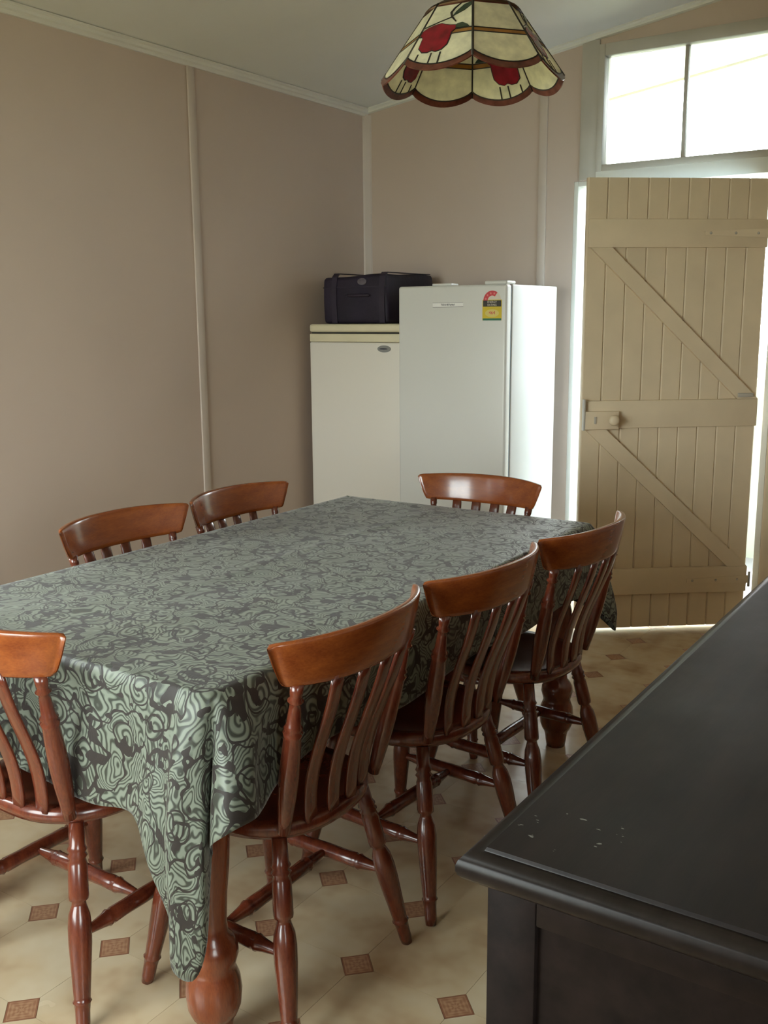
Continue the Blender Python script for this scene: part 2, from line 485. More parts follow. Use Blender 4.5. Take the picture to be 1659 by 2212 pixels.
# cornice: two-step moulding
CP = [(0, 0), (0.034, 0), (0.034, -0.008), (0.026, -0.012), (0.024, -0.022), (0.014, -0.026), (0.012, -0.038), (0, -0.038)]
struct(sweep('trim_1', CP, (XL, YN, ceil_z(XL) + 0.002), (XL, YB, ceil_z(XL) + 0.002), (1, 0, 0), CORNICE))
CPB = [(0, 0.004), (0.028, 0.004), (0.028, -0.006), (0.018, -0.012), (0.016, -0.022), (0, -0.026)]
struct(sweep('trim_2', CPB, (XL, YB, ceil_z(XL)), (XR, YB, ceil_z(XR)), (0, -1, 0), CORNICE))
# cover strips over the wall-sheet joints
k = 3
def batten_y(y, w=0.042, d=0.010, z1=None):
    global k
    struct(box('trim_%d' % k, XL, XL + d, y - w / 2, y + w / 2, 0.0, ceil_z(XL) - 0.034, BATTEN, bev=0.003)); k += 1
def batten_x(x, w=0.042, d=0.010, z0=0.0):
    global k
    struct(box('trim_%d' % k, x - w / 2, x + w / 2, YB - d, YB, z0, ceil_z(x - w / 2) - 0.022, BATTEN, bev=0.003)); k += 1
batten_y(3.285); batten_y(2.085); batten_y(-1.0)
batten_x(-2.124)
# corner bead
struct(prism('trim_%d' % k, [(XL, YB), (XL + 0.034, YB), (XL + 0.030, YB - 0.008), (XL + 0.008, YB - 0.030), (XL, YB - 0.034)], 0.0, ceil_z(XL) - 0.030, 'z', BATTEN)); k += 1
# skirting boards
struct(box('baseboard_left', XL, XL + 0.015, YN, YB, 0.0, 0.11, FRAME, bev=0.004))
struct(box('baseboard_back', XL + 0.015, DX0, YB - 0.015, YB, 0.0, 0.11, FRAME, bev=0.004))

# door frame: board beside the transom, jamb linings, head
struct(box('trim_%d' % k, -1.935, -1.850, YB - 0.012, YB, DZ + 0.004, 2.655, FRAME, bev=0.003)); k += 1
struct(box('trim_%d' % k, DX0, DX0 + 0.022, YB, YB + T, 0, DZ, JAMB, bev=0.002)); k += 1
struct(box('trim_%d' % k, DX1 - 0.004, DX1 + 0.022, YB - 0.004, YB + T, 0, DZ, JAMB, bev=0.002)); k += 1
struct(box('trim_%d' % k, DX0 + 0.022, DX1 - 0.004, YB, YB + T, DZ - 0.022, DZ, JAMB, bev=0.002)); k += 1
struct(box('trim_%d' % k, DX1 + 0.026, DX1 + 0.11, YB - 0.016, YB, 0, DZ + 0.02, CREAM, bev=0.003)); k += 1
# door sill
struct(box('trim_%d' % k, DX0 + 0.022, DX1 - 0.004, YB - 0.01, YB + T + 0.03, 0.0, 0.006, JAMB)); k += 1

# transom window
win = struct(empty('window_1', (0, 0, 0)), 'two-pane transom window above the boarded door')
fw_ = 0.030
box('window_frame', TX_0, TX_0 + fw_, YB - 0.022, YB + 0.05, TZ0, TZ1, FRAME, win, 0.003)
box('window_frame', TX_1 - fw_, TX_1, YB - 0.022, YB + 0.05, TZ0, TZ1, FRAME, win, 0.003)
box('window_frame', TX_0 + fw_, TX_1 - fw_, YB - 0.022, YB + 0.05, TZ1 - 0.052, TZ1, FRAME, win, 0.003)
box('window_frame', TX_0 + fw_, TX_1 - fw_, YB - 0.022, YB + 0.05, TZ0, TZ0 + 0.030, FRAME, win, 0.003)
box('glazing_bar', -1.462, -1.446, YB + 0.010, YB + 0.040, TZ0 + 0.030, TZ1 - 0.052, FRAME, win, 0.002)
box('pane', TX_0 + fw_, -1.462, YB + 0.022, YB + 0.026, TZ0 + 0.030, TZ1 - 0.052, GLASS, win)
box('pane', -1.446, TX_1 - fw_, YB + 0.022, YB + 0.026, TZ0 + 0.030, TZ1 - 0.052, GLASS, win)
# transom bar above the door
struct(box('trim_%d' % k, TX_0, TX_1 + 0.015, YB - 0.018, YB, DZ - 0.030, TZ0 + 0.002, JAMB, bev=0.003)); k += 1

def side_window(n, axis, a0, a1, z0, z1, at, label):
    w = struct(empty('window_%d' % n), label)
    def b(nm, u0, u1, d0, d1, q0, q1, m):
        if axis == 'x': box(nm, u0, u1, at + d0, at + d1, q0, q1, m, w, 0.002)
        else: box(nm, at + d0, at + d1, u0, u1, q0, q1, m, w, 0.002)
    f = 0.05
    b('window_frame', a0, a0 + f, -0.08, -0.01, z0, z1, FRAME); b('window_frame', a1 - f, a1, -0.08, -0.01, z0, z1, FRAME)
    b('window_frame', a0 + f, a1 - f, -0.08, -0.01, z0, z0 + f, FRAME); b('window_frame', a0 + f, a1 - f, -0.08, -0.01, z1 - f, z1, FRAME)
    mid = (a0 + a1) / 2
    b('glazing_bar', mid - 0.025, mid + 0.025, -0.07, -0.02, z0 + f, z1 - f, FRAME)
    b('pane', a0 + f, mid - 0.025, -0.047, -0.043, z0 + f, z1 - f, GLASS)
    b('pane', mid + 0.025, a1 - f, -0.047, -0.043, z0 + f, z1 - f, GLASS)
side_window(2, 'x', WN['x0'], WN['x1'], WN['z0'], WN['z1'], YN, 'two-pane window in the wall opposite the door')
side_window(3, 'y', WL['y0'], WL['y1'], WL['z0'], WL['z1'], XL, 'two-pane window in the long plain wall')

side_window(4, 'y', WE['y0'], WE['y1'], WE['z0'], WE['z1'], XE + T, 'two-pane window in the entry wall')

# ------------------------------------------------------------------ outside
GRASS = paint('outside_grass', (0.27, 0.26, 0.17), 0.9, 0.25, 2.0, 0.3)
PAVE = paint('verandah_boards', (0.30, 0.31, 0.33), 0.7, 0.06, 3)
SOFFIT = paint('soffit_white', (0.78, 0.84, 0.76), 0.6, 0.03, 2)
struct(box('ground', -30, 30, -30, 34, -0.60, -0.50, GRASS))
struct(box('verandah_floor', -4.6, 2.6, YB + T, 6.25, -0.12, -0.02, PAVE))
bm = bmesh.new()
xs = (-4.6, 2.6)
def rz(x): return 2.62 + 0.139 * (x - XL)
vs = [bm.verts.new((x, y, rz(x) + dz)) for x in xs for y in (YB + T, 6.15) for dz in (0, 0.04)]
for f in [(0, 1, 3, 2), (4, 6, 7, 5), (0, 4, 5, 1), (2, 3, 7, 6), (0, 2, 6, 4), (1, 5, 7, 3)]:
    bm.faces.new([vs[i] for i in f])
struct(from_bm('verandah_roof', bm, SOFFIT))
sweep_o = sweep('trim_%d' % k, [(0, -0.012), (0.02, -0.012), (0.02, 0.06), (0, 0.06)], (-4.6, 6.15, rz(-4.6)), (2.6, 6.15, rz(2.6)), (0, 1, 0), FRAME); struct(sweep_o); k += 1

struct(box('wall_balustrade', -3.4, 0.45, 6.05, 6.11, -0.02, 1.045, paint('balustrade_paint', (0.46, 0.52, 0.42), 0.6, 0.06, 3)))
struct(box('sky_blocker_side', 0.45, 0.60, YB + T, 8.6, -0.5, 3.0, paint('side_blocker_paint', (0.38, 0.40, 0.42), 0.8, 0.1, 3)))  # added out of view to cut the skylight reaching the fridge side
struct(box('sky_blocker_tall', -1.6, 8.0, 9.2, 9.4, -0.5, 2.8, paint('tall_blocker_paint', (0.20, 0.22, 0.20), 0.8, 0.1, 3)))  # unseen slab added to hide low sky from the door gap
struct(box('sky_blocker_low', -12, 12, 9.0, 9.2, -0.5, 1.05, paint('low_blocker_paint', (0.30, 0.36, 0.26), 0.8, 0.15, 3)))  # low wall added beyond the verandah to dim light from the horizon

# ------------------------------------------------------------------ the boarded door, standing ajar
TH = math.radians(38.5)
door = struct(empty('door_1', (-1.056, 4.578, 0.0), PI + TH), 'cream ledged and braced boarded door standing ajar')
# local: +x from the hinge edge to the lock edge, +y = room face side (towards the camera)
DW, DB, DT = 0.792, 0.014, 1.984
nb = 9
BOUNCE_TINT = paint('door_bounce_tint', (0.42, 0.52, 0.60), 0.5, 0.05, 6)
bw = DW / nb
for i in range(nb):
    x0, x1 = i * bw + 0.0006, (i + 1) * bw - 0.0006
    v = 0.0045
    bo = prism('board', [(x0, -0.010), (x0, -0.032), (x1, -0.032), (x1, -0.010), (x1 - v, -0.005), (x0 + v, -0.005)], DB, DT, 'z', CREAM, door)
    bo.data.materials.append(BOUNCE_TINT)                  # unseen outer face tinted pale blue to cool light bounced onto the fridge
    for pl in bo.data.polygons:
        if pl.normal.y < -0.9: pl.material_index = 1
def ledge(z0, z1): return box('ledge', 0.004, DW - 0.004, -0.005, 0.017, z0, z1, CREAM, door, 0.0035)
ledge(1.698, 1.815); ledge(0.932, 1.052); ledge(0.174, 0.293)
def brace(pa, pb, w):
    # pa, pb: lower corner points; w = horizontal width
    pts = [(pa[0], pa[1]), (pa[0] + w, pa[1]), (pb[0] + w, pb[1]), (pb[0], pb[1])]
    prism('brace', pts, -0.005, 0.015, 'y', CREAM, door)
brace((0.004, 1.052), (0.684, 1.698), 0.092)
brace((0.006, 0.293), (0.690, 0.932), 0.092)
lock = box('rim_lock', 0.636, 0.786, 0.017, 0.041, 0.930, 1.008, CREAM, door, 0.003)
turned('knob', (0.668, 0.041, 0.972), (0.668, 0.090, 0.972), [(0, 0.011), (0.35, 0.009), (0.45, 0.018), (0.65, 0.024), (0.9, 0.020), (1.0, 0.010)], CREAM, lock)
box('keyhole_cover', 0.737, 0.747, 0.041, 0.044, 0.955, 0.985, FRAME, lock, 0.001)
box('lock_edge', 0.786, 0.793, 0.012, 0.041, 0.925, 1.060, FRAME, lock, 0.001)
for z in (1.757, 0.232):
    bm = bmesh.new()
    pts = [(-0.004, z - 0.018), (0.02, z - 0.018), (0.285, z - 0.008), (0.285, z + 0.008), (0.02, z + 0.018), (-0.004, z + 0.018)]
    hg = prism('strap_hinge', pts, 0.017, 0.0205, 'y', CREAM, door)
    for x in (0.05, 0.15, 0.26):
        turned('screw', (x, 0.0205, z), (x, 0.0225, z), [(0, 0.006), (0.7, 0.005), (1, 0.002)], FRAME, hg, 8)
    turned('hinge_pin', (-0.006, 0.018, z - 0.035), (-0.006, 0.018, z + 0.035), [(0, 0.006), (1, 0.006)], METAL, hg, 8)
bolt = box('bolt', 0.03, 0.10, 0.018, 0.028, 1.060, 1.078, FRAME, door, 0.003)

# ------------------------------------------------------------------ tablecloth and table
TXa, TXb, TYa, TYb, TZ = -2.145, -1.172, 1.203, 2.975, 0.760
table = empty('dining_table', ((TXa + TXb) / 2, (TYa + TYb) / 2, 0))
tag(table, 'long wooden dining table with thick turned legs under the cloth', 'table')
hw, hl = (TXb - TXa) / 2 - 0.008, (TYb - TYa) / 2 - 0.008
box('tabletop', -hw, hw, -hl, hl, TZ - 0.034, TZ - 0.005, TABLEW, table, 0.008)
for s in (-1, 1):
    box('apron', -hw + 0.12, hw - 0.12, s * (hl - 0.065) - 0.011, s * (hl - 0.065) + 0.011, TZ - 0.135, TZ - 0.034, TABLEW, table, 0.002)
    box('apron', s * (hw - 0.075) - 0.011, s * (hw - 0.075) + 0.011, -hl + 0.12, hl - 0.12, TZ - 0.135, TZ - 0.034, TABLEW, table, 0.002)
LEGP = [(0, 0.030), (0.03, 0.034), (0.055, 0.036), (0.075, 0.040), (0.085, 0.046), (0.11, 0.053), (0.15, 0.056), (0.19, 0.053), (0.215, 0.046), (0.225, 0.044),
        (0.24, 0.047), (0.265, 0.052), (0.29, 0.050), (0.31, 0.042), (0.325, 0.033), (0.36, 0.031), (0.44, 0.034), (0.52, 0.040), (0.60, 0.043), (0.65, 0.041),
        (0.685, 0.034), (0.70, 0.040), (0.725, 0.044), (0.75, 0.038), (0.765, 0.034), (0.79, 0.042), (0.805, 0.046), (1.0, 0.046)]
for sx in (-1, 1):
    for sy in (-1, 1):
        lx, ly = sx * (hw - 0.072), sy * (hl - 0.052)
        lg = turned('leg', (lx, ly, 0.0), (lx, ly, TZ - 0.034), LEGP, TABLEW, table, 24)

def catmull(pts, n):
    out = []
    m_ = len(pts)
    for i in range(m_):
        p0, p1, p2, p3 = (pts[(i + q - 1) % m_] for q in range(4))
        for s in range(n):
            t = s / n
            out.append(tuple(0.5 * ((2 * b) + (-a + c_) * t + (2 * a - 5 * b + 4 * c_ - d) * t * t + (-a + 3 * b - 3 * c_ + d) * t ** 3) for a, b, c_, d in zip(p0, p1, p2, p3)))
    return out
# control points round the table edge: top x,y | hanging x,y | drop | direction in which the cloth runs over the edge (degrees)
CTRL = []
def edge_pts(p0, p1, n, nrm, drop, ang, seed):
    rnd = random.Random(seed)
    for i in range(n):
        t = (i + 0.5) / n
        x, y = p0[0] + (p1[0] - p0[0]) * t, p0[1] + (p1[1] - p0[1]) * t
        w = 0.010 + 0.007 * math.sin(i * 1.9 + seed) + rnd.uniform(-0.003, 0.003)
        CTRL.append((x, y, x + nrm[0] * w, y + nrm[1] * w, drop + 0.012 * math.sin(i * 1.1 + seed), ang))
# front edge, from the far left to the near right corner
edge_pts((TXa + 0.10, TYa), (-1.43, TYa), 8, (0, -1), 0.268, -90, 1)
NC = [(-1.385, TYa, -1.385, 1.188, 0.262, -90), (-1.335, TYa, -1.338, 1.176, 0.272, -88), (-1.295, TYa, -1.303, 1.166, 0.350, -82),
      (-1.262, TYa, -1.266, 1.172, 0.450, -74), (-1.232, TYa, -1.234, 1.142, 0.510, -66), (-1.206, TYa, -1.200, 1.160, 0.534, -58),
      (-1.190, TYa + 0.003, -1.182, 1.178, 0.480, -52), (-1.180, TYa + 0.008, -1.196, 1.208, 0.385, -46), (-1.176, TYa + 0.016, -1.206, 1.226, 0.315, -40),
      (-1.173, TYa + 0.030, -1.165, 1.176, 0.262, -32), (TXb, TYa + 0.047, -1.112, 1.170, 0.230, -24), (TXb, TYa + 0.077, -1.094, 1.226, 0.226, -15),
      (TXb, TYa + 0.107, -1.124, 1.280, 0.232, -8), (TXb, TYa + 0.157, -1.156, 1.355, 0.216, 0)]
CTRL += NC
edge_pts((TXb, TYa + 0.20), (TXb, TYb - 0.20), 12, (0.4, 0), 0.212, 0, 4)
def generic_corner(cx, cy, sx, sy, a0, a1, pre, drop0, drop1, peak):
    # a single hanging fold at a corner
    seq = [(-0.14, 0), (-0.09, 0.1), (-0.05, 0.3), (-0.02, 0.62), (0.0, 0.9), (0.0, 1.0), (0.02, 0.75), (0.05, 0.35), (0.09, 0.1), (0.14, 0)]
    n = len(seq)
    for i, (s, b) in enumerate(seq):
        t = i / (n - 1)
        if pre == 'y':   # coming along +y, leaving along -x
            tx, ty = (cx, cy + s * sy) if s < 0 else (cx - sx * s, cy)
        else:
            tx, ty = (cx + s * sx, cy) if s < 0 else (cx, cy - sy * s)
        if s == 0.0:
            e = 0.012
            tx, ty = cx - sx * e * (0.3 if i == 4 else 0.5), cy - sy * e * (0.5 if i == 4 else 0.3)
        out = b * 0.085
        ang = a0 + (a1 - a0) * t
        ux, uy = math.cos(math.radians(ang)), math.sin(math.radians(ang))
        CTRL.append((tx, ty, tx + ux * (0.012 + out), ty + uy * (0.012 + out), (drop0 + (drop1 - drop0) * t) * (1 - b) + peak * b, ang))
generic_corner(TXb, TYb, 1, 1, 0, 90, 'y', 0.212, 0.262, 0.365)
edge_pts((TXb - 0.20, TYb), (TXa + 0.20, TYb), 6, (0, 0.4), 0.262, 90, 7)
generic_corner(TXa, TYb, -1, 1, 90, 180, 'x', 0.262, 0.212, 0.365)
edge_pts((TXa, TYb - 0.20), (TXa, TYa + 0.20), 12, (-0.3, 0), 0.212, 180, 9)
generic_corner(TXa, TYa, -1, -1, 180, 270, 'y', 0.212, 0.262, 0.365)
# keep angles continuous through the closing seam
CT = [list(p) for p in CTRL]
ang = [p[5] for p in CT]
loop = catmull([tuple(p[:5]) for p in CT], 5)
angl = []
for i in range(len(CT)):
    a, b = ang[i], ang[(i + 1) % len(CT)]
    if abs(b - a) > 180: b -= 360 * round((b - a) / 360)
    angl += [a + (b - a) * s / 5 for s in range(5)]
NP, MR = len(loop), 26
verts, uvs, faces = [], [], []
RO = 0.010                                        # edge roll radius
def clampin(x, y): return (min(max(x, TXa), TXb), min(max(y, TYa), TYb))
rings = []
for r in range(3):                                # flat margin, then roll over the edge
    ring = []
    for i, (tx, ty, bx, by, L, *_ ) in enumerate(loop):
        a = math.radians(angl[i]); ux, uy = math.cos(a), math.sin(a)
        if r == 0: p = (tx - ux * 0.030, ty - uy * 0.030, TZ)
        elif r == 1: p = (tx - ux * 0.008, ty - uy * 0.008, TZ)
        else: p = (tx + ux * 0.000, ty + uy * 0.000, TZ - 0.003)
        ring.append(len(verts)); verts.append(p); uvs.append((p[0], p[1]))
    rings.append(ring)
for j in range(1, MR + 1):
    ring = []
    for i, (tx, ty, bx, by, L, *_ ) in enumerate(loop):
        a = math.radians(angl[i]); ux, uy = math.cos(a), math.sin(a)
        d = L * j / MR
        s = min(1.0, d / 0.30) ** 0.75
        if d > 0.30: s = 1.0 + (d - 0.30) * 0.15
        wob = 0.004 * math.sin(i * 0.31 + j * 0.25)
        x = tx + (bx - tx) * s + ux * (0.006 + wob * min(1, d / 0.1))
        y = ty + (by - ty) * s + uy * (0.006 + wob * min(1, d / 0.1))
        ring.append(len(verts)); verts.append((x, y, TZ - 0.006 - d)); uvs.append((tx + ux * d, ty + uy * d))
    rings.append(ring)
for q in range(len(rings) - 1):
    A, B = rings[q], rings[q + 1]
    for i in range(NP):
        i2 = (i + 1) % NP
        faces.append((A[i], B[i], B[i2], A[i2]))
# the flat top: interior points triangulated inside the margin ring
from mathutils.geometry import delaunay_2d_cdt
inx0, inx1, iny0, iny1 = TXa + 0.045, TXb - 0.045, TYa + 0.045, TYb - 0.045
def crease(x, y):
    zz = 0.0
    for cx_, y0, y1, amp, w in ((-1.722, 1.24, 2.95, 0.0035, 0.012), (-1.483, 1.24, 2.6, 0.0025, 0.010)):
        if y0 < y < y1: zz += amp * math.exp(-((x - cx_ - 0.006 * math.sin(y * 5)) / w) ** 2) * (0.6 + 0.4 * math.sin(y * 3.1))
    zz += 0.0012 * math.sin(x * 21 + y * 6) * math.sin(y * 13 - x * 4)
    ed = min(x - inx0, inx1 - x, y - iny0, iny1 - y)
    return zz * min(1.0, max(0.0, ed / 0.05))
pts2 = [Vector((verts[q][0], verts[q][1])) for q in rings[0]]
gx, gy = 60, 96
for j in range(gy + 1):
    for i in range(gx + 1):
        pts2.append(Vector((inx0 + (inx1 - inx0) * i / gx, iny0 + (iny1 - iny0) * j / gy)))
vo, eo, fo, ov, oe, of = delaunay_2d_cdt(pts2, [], [list(range(NP))], 1, 1e-6)
remap = []
for q, v in enumerate(vo):
    src = [s for s in ov[q] if s < NP]
    if src: remap.append(rings[0][src[0]])
    else:
        remap.append(len(verts)); verts.append((v.x, v.y, TZ + crease(v.x, v.y))); uvs.append((v.x, v.y))
for f in fo: faces.append(tuple(remap[q] for q in f))
me = bpy.data.meshes.new('tablecloth')
me.from_pydata(verts, [], faces); me.update()
uvl = me.uv_layers.new(name='UVMap')
for lp in me.loops: uvl.data[lp.index].uv = uvs[lp.vertex_index]
me.polygons.foreach_set('use_smooth', [True] * len(me.polygons))
me.materials.append(CLOTH)
cloth = link(bpy.data.objects.new('tablecloth', me))
sol = cloth.modifiers.new('thickness', 'SOLIDIFY'); sol.thickness = 0.0022; sol.offset = -1
tag(cloth, 'sage green scroll-patterned damask tablecloth with hanging corners over the table', 'tablecloth')

# ------------------------------------------------------------------ dining chairs
def build_chair():
    t = empty('dining_chair')
    # seat: D-shaped, dished; front = +y
    out = []
    N = 48
    for i in range(N):
        a = 2 * PI * i / N
        ca, sa = math.cos(a), math.sin(a)
        e = 0.66 if sa > 0 else 0.80
        x = 0.201 * math.copysign(abs(ca) ** e, ca); y = (0.168 if sa > 0 else 0.195) * math.copysign(abs(sa) ** e, sa)
        out.append((x * (1.0 + 0.05 * (y / 0.2)), y + 0.008))
    rows = [(0.86, 0.402), (0.965, 0.406), (1.0, 0.420), (0.985, 0.434), (0.95, 0.438), (0.80, 0.434), (0.55, 0.428), (0.25, 0.427)]
    vs, fs = [], []
    for s, z in rows: vs += [(x * s, y * s, z) for x, y in out]
    for r in range(len(rows) - 1):
        for i in range(N):
            i2 = (i + 1) % N
            fs.append((r * N + i, r * N + i2, (r + 1) * N + i2, (r + 1) * N + i))
    fs.append(tuple(reversed(range(N)))); fs.append(tuple((len(rows) - 1) * N + i for i in range(N)))
    mesh('seat', vs, fs, CHAIRW, t, True)
    LP = [(0, 0.0125), (0.04, 0.0145), (0.10, 0.0150), (0.135, 0.0165), (0.145, 0.0195), (0.155, 0.0165), (0.17, 0.0170), (0.30, 0.0205), (0.42, 0.0235), (0.50, 0.0240),
          (0.56, 0.0215), (0.60, 0.0155), (0.62, 0.0140), (0.63, 0.0195), (0.645, 0.0205), (0.80, 0.0195), (0.825, 0.0165), (0.84, 0.0210), (0.855, 0.0165), (0.87, 0.0205), (0.89, 0.0165), (1.0, 0.0155)]
    feet = {}
    for sx in (-1, 1):
        for sy in (-1, 1):
            f = Vector((sx * 0.212, sy * 0.200, 0.0)); tp = Vector((sx * 0.140, sy * 0.130 + 0.005, 0.405))
            feet[sx, sy] = (f, tp)
            turned('leg', f, tp, LP, CHAIRW, t, 14)
    def on(sx, sy, z):
        f, tp = feet[sx, sy]
        return f + (tp - f) * (z / 0.405)
    SP = [(0, 0.0075), (0.06, 0.0090), (0.16, 0.0135), (0.20, 0.0160), (0.215, 0.0185), (0.235, 0.0150), (0.25, 0.0175), (0.35, 0.0165), (0.5, 0.0175), (0.65, 0.0165), (0.75, 0.0175), (0.765, 0.0150), (0.785, 0.0185), (0.80, 0.0160), (0.84, 0.0135), (0.94, 0.0090), (1, 0.0075)]
    mids = []
    for sx in (-1, 1):
        a, b = on(sx, -1, 0.185), on(sx, 1, 0.185)
        turned('stretcher', a, b, SP, CHAIRW, t, 12); mids.append((a + b) / 2)
    turned('stretcher', mids[0], mids[1], SP, CHAIRW, t, 12)
    # top rail
    ZB, ZT = 0.752, 0.850
    def rail_y(x): return -0.276 + 0.078 * abs(x / 0.24) ** 2.4
    vs, fs = [], []
    K, S = 16, 30
    for s in range(S + 1):
        u = -1 + 2 * s / S
        u = math.copysign(1 - (1 - abs(u)) ** 1.35, u)         # denser at the ends
        e = max(0.0, (abs(u) - 0.94) / 0.06)
        shr = math.sqrt(max(0.0, 1 - e * e)) * 0.86 + 0.14
        for q in range(K):
            a = 2 * PI * q / K
            ca, sa = math.cos(a), math.sin(a)
            pz = math.copysign(abs(sa) ** 0.28, sa); py = math.copysign(abs(ca) ** 0.45, ca)
            v = (pz + 1) / 2
            vv = 0.5 + (v - 0.5) * (0.80 + 0.20 * shr)
            half = 0.216 + 0.032 * v ** 0.8
            x = u * half
            top = ZT + 0.004 - 0.006 * u * u
            bot = ZB + 0.006 * u * u
            z = bot + (top - bot) * vv
            lean = -0.020 * (v - 0.5)
            vs.append((x, rail_y(x) + lean + py * 0.0105 * shr, z))
    for s in range(S):
        for q in range(K):
            q2 = (q + 1) % K
            fs.append((s * K + q, s * K + q2, (s + 1) * K + q2, (s + 1) * K + q))
    fs.append(tuple(range(K))); fs.append(tuple(reversed([S * K + q for q in range(K)])))
    mesh('top_rail', vs, fs, RAILW, t, True)
    PP = [(0, 0.0125), (0.10, 0.0150), (0.25, 0.0185), (0.40, 0.0200), (0.55, 0.0185), (0.66, 0.0170), (0.69, 0.0195), (0.705, 0.0145), (0.72, 0.0185), (0.74, 0.0140), (0.85, 0.0115), (0.88, 0.0105), (0.895, 0.0160), (0.915, 0.0105), (0.94, 0.0125), (1, 0.0130)]
    for sx in (-1, 1):
        turned('back_post', (sx * 0.155, -0.150, 0.430), (sx * 0.192, rail_y(0.192) + 0.008, ZB + 0.010), PP, CHAIRW, t, 14)
    for x0, x1 in ((-0.088, -0.112), (-0.030, -0.038), (0.030, 0.038), (0.088, 0.112)):
        vs, fs = [], []
        R = 12
        for i in range(R + 1):
            v = i / R
            x = x0 + (x1 - x0) * v
            y0 = -0.165 - (abs(x0) < 0.05) * 0.012
            y = y0 + (rail_y(x1) + 0.006 - y0) * v + 0.022 * math.sin(PI * min(1, v * 1.15)) * (1 - v) * 1.2
            z = 0.430 + (ZB + 0.012 - 0.430) * v
            w = 0.0145 + 0.0055 * math.sin(PI * (0.12 + 0.7 * (1 - v)))
            for dx, dy in ((-w, -0.003), (-w * 0.7, -0.0055), (w * 0.7, -0.0055), (w, -0.003), (w, 0.003), (w * 0.7, 0.0055), (-w * 0.7, 0.0055), (-w, 0.003)):
                vs.append((x + dx, y + dy, z))
        for i in range(R):
            for q in range(8):
                q2 = (q + 1) % 8
                fs.append((i * 8 + q, i * 8 + q2, (i + 1) * 8 + q2, (i + 1) * 8 + q))
        fs.append(tuple(reversed(range(8)))); fs.append(tuple(R * 8 + q for q in range(8)))
        mesh('back_slat', vs, fs, CHAIRW, t, True)
    return t
def copy_thing(o):
    r = o.copy(); col.objects.link(r)
    for ch in o.children:
        c_ = ch.copy(); col.objects.link(c_); c_.parent = r
    return r
chair0 = build_chair()
SPOTS = [  # x, y, heading of the front (+y local) in degrees from +y
    (-1.298, 1.522, 90.0, 'varnished slat-back chair beside the long hanging cloth corner, facing the plain wall'),
    (-1.272, 2.045, 86.5, 'middle varnished slat-back chair of the row on the sideboard side of the table'),
    (-1.238, 2.560, 86.5, 'varnished slat-back chair at the table corner closest to the boarded door'),
    (-1.702, 1.330, 0.0, 'varnished slat-back chair at the table end away from the fridges'),
    (-2.003, 1.961, -90.0, 'varnished slat-back chair on the plain wall side, farther from the freezer'),
    (-1.999, 2.461, -89.0, 'varnished slat-back chair on the plain wall side, closer to the freezer'),
    (-1.645, 2.874, 180.0, 'varnished slat-back chair at the table end in front of the tall fridge'),
]
for i, (x, y, a, lab) in enumerate(SPOTS):
    ch = chair0 if i == 0 else copy_thing(chair0)
    ch.location = (x, y, 0.0); ch.rotation_euler = (0, 0, math.radians(a))
    tag(ch, lab, 'chair', 'slat-back dining chairs round the table')

# ------------------------------------------------------------------ white upright fridge
fx0, fx1, fy0, fy1, fz = -2.538, -1.980, 3.950, 4.482, 1.554
fr = empty('fridge', ((fx0 + fx1) / 2, (fy0 + fy1) / 2, 0))
tag(fr, 'tall white single-door fridge with a coloured energy sticker, standing by the door', 'fridge')
W2, D2 = (fx1 - fx0) / 2, (fy1 - fy0) / 2
box('body', -W2, W2, -D2 + 0.062, D2, 0.03, fz, WHITE, fr, 0.006)
box('gasket', -W2 + 0.006, W2 - 0.006, -D2 + 0.050, -D2 + 0.062, 0.06, fz - 0.008, GASKET, fr)
fd = box('door', -W2, W2, -D2, -D2 + 0.050, 0.055, fz, WHITE, fr, 0.012, 4)
box('toe_kick', -W2 + 0.02, W2 - 0.02, -D2 + 0.08, -D2 + 0.10, 0.0, 0.05, GASKET, fr)
for sx in (-1, 1):
    for y in (-D2 + 0.13, D2 - 0.06):
        turned('foot', (sx * (W2 - 0.05), y, 0.0), (sx * (W2 - 0.05), y, 0.032), [(0, 0.018), (0.5, 0.018), (0.6, 0.010), (1, 0.010)], BLACK, fr, 10)
hc = box('hinge_cover', W2 - 0.115, W2 - 0.005, -D2 + 0.01, -D2 + 0.10, fz - 0.001, fz + 0.016, WHITE, fr, 0.007, 3)
box('hinge_cover', -W2 + 0.17, -W2 + 0.27, -D2 + 0.02, -D2 + 0.09, fz - 0.001, fz + 0.010, WHITE, fr, 0.004, 2)
# print on the door (front face at y = -D2)
KF = 3.950 / 3.760
def fl(x): return x * KF - (fx0 + fx1) / 2
def lz(z): return CAM_H + (z - CAM_H) * KF
FY = -D2
LBL = paint('badge_white', (0.84, 0.83, 0.80), 0.35, 0.01)
bd = box('badge', fl(-2.238), fl(-2.088), FY - 0.0012, FY + 0.001, lz(1.457), lz(1.475), LBL, fr)
box('badge_line', fl(-2.238), fl(-2.088), FY - 0.0018, FY - 0.0010, lz(1.4565), lz(1.4578), DARKTXT, bd)
box('badge_line', fl(-2.238), fl(-2.088), FY - 0.0018, FY - 0.0010, lz(1.4742), lz(1.4752), DARKTXT, bd)
FRONT = lambda x, y, z: Matrix.Translation((x, y, z)) @ Matrix.Rotation(PI / 2, 4, 'X')
text_mesh('badge_lettering', 'Fisher&Paykel', 0.0125, DARKTXT, bd, FRONT(fl(-2.163), FY - 0.0016, lz(1.4665)))
YEL = paint('sticker_yellow', (0.62, 0.47, 0.03), 0.4, 0.04)
RED = paint('sticker_red', (0.55, 0.05, 0.06), 0.4, 0.05)
PINK = paint('sticker_star', (0.70, 0.22, 0.20), 0.4, 0.05)
GRN = paint('sticker_green', (0.03, 0.16, 0.09), 0.4, 0.05)
BLK = paint('sticker_black', (0.03, 0.026, 0.02), 0.4, 0.05)
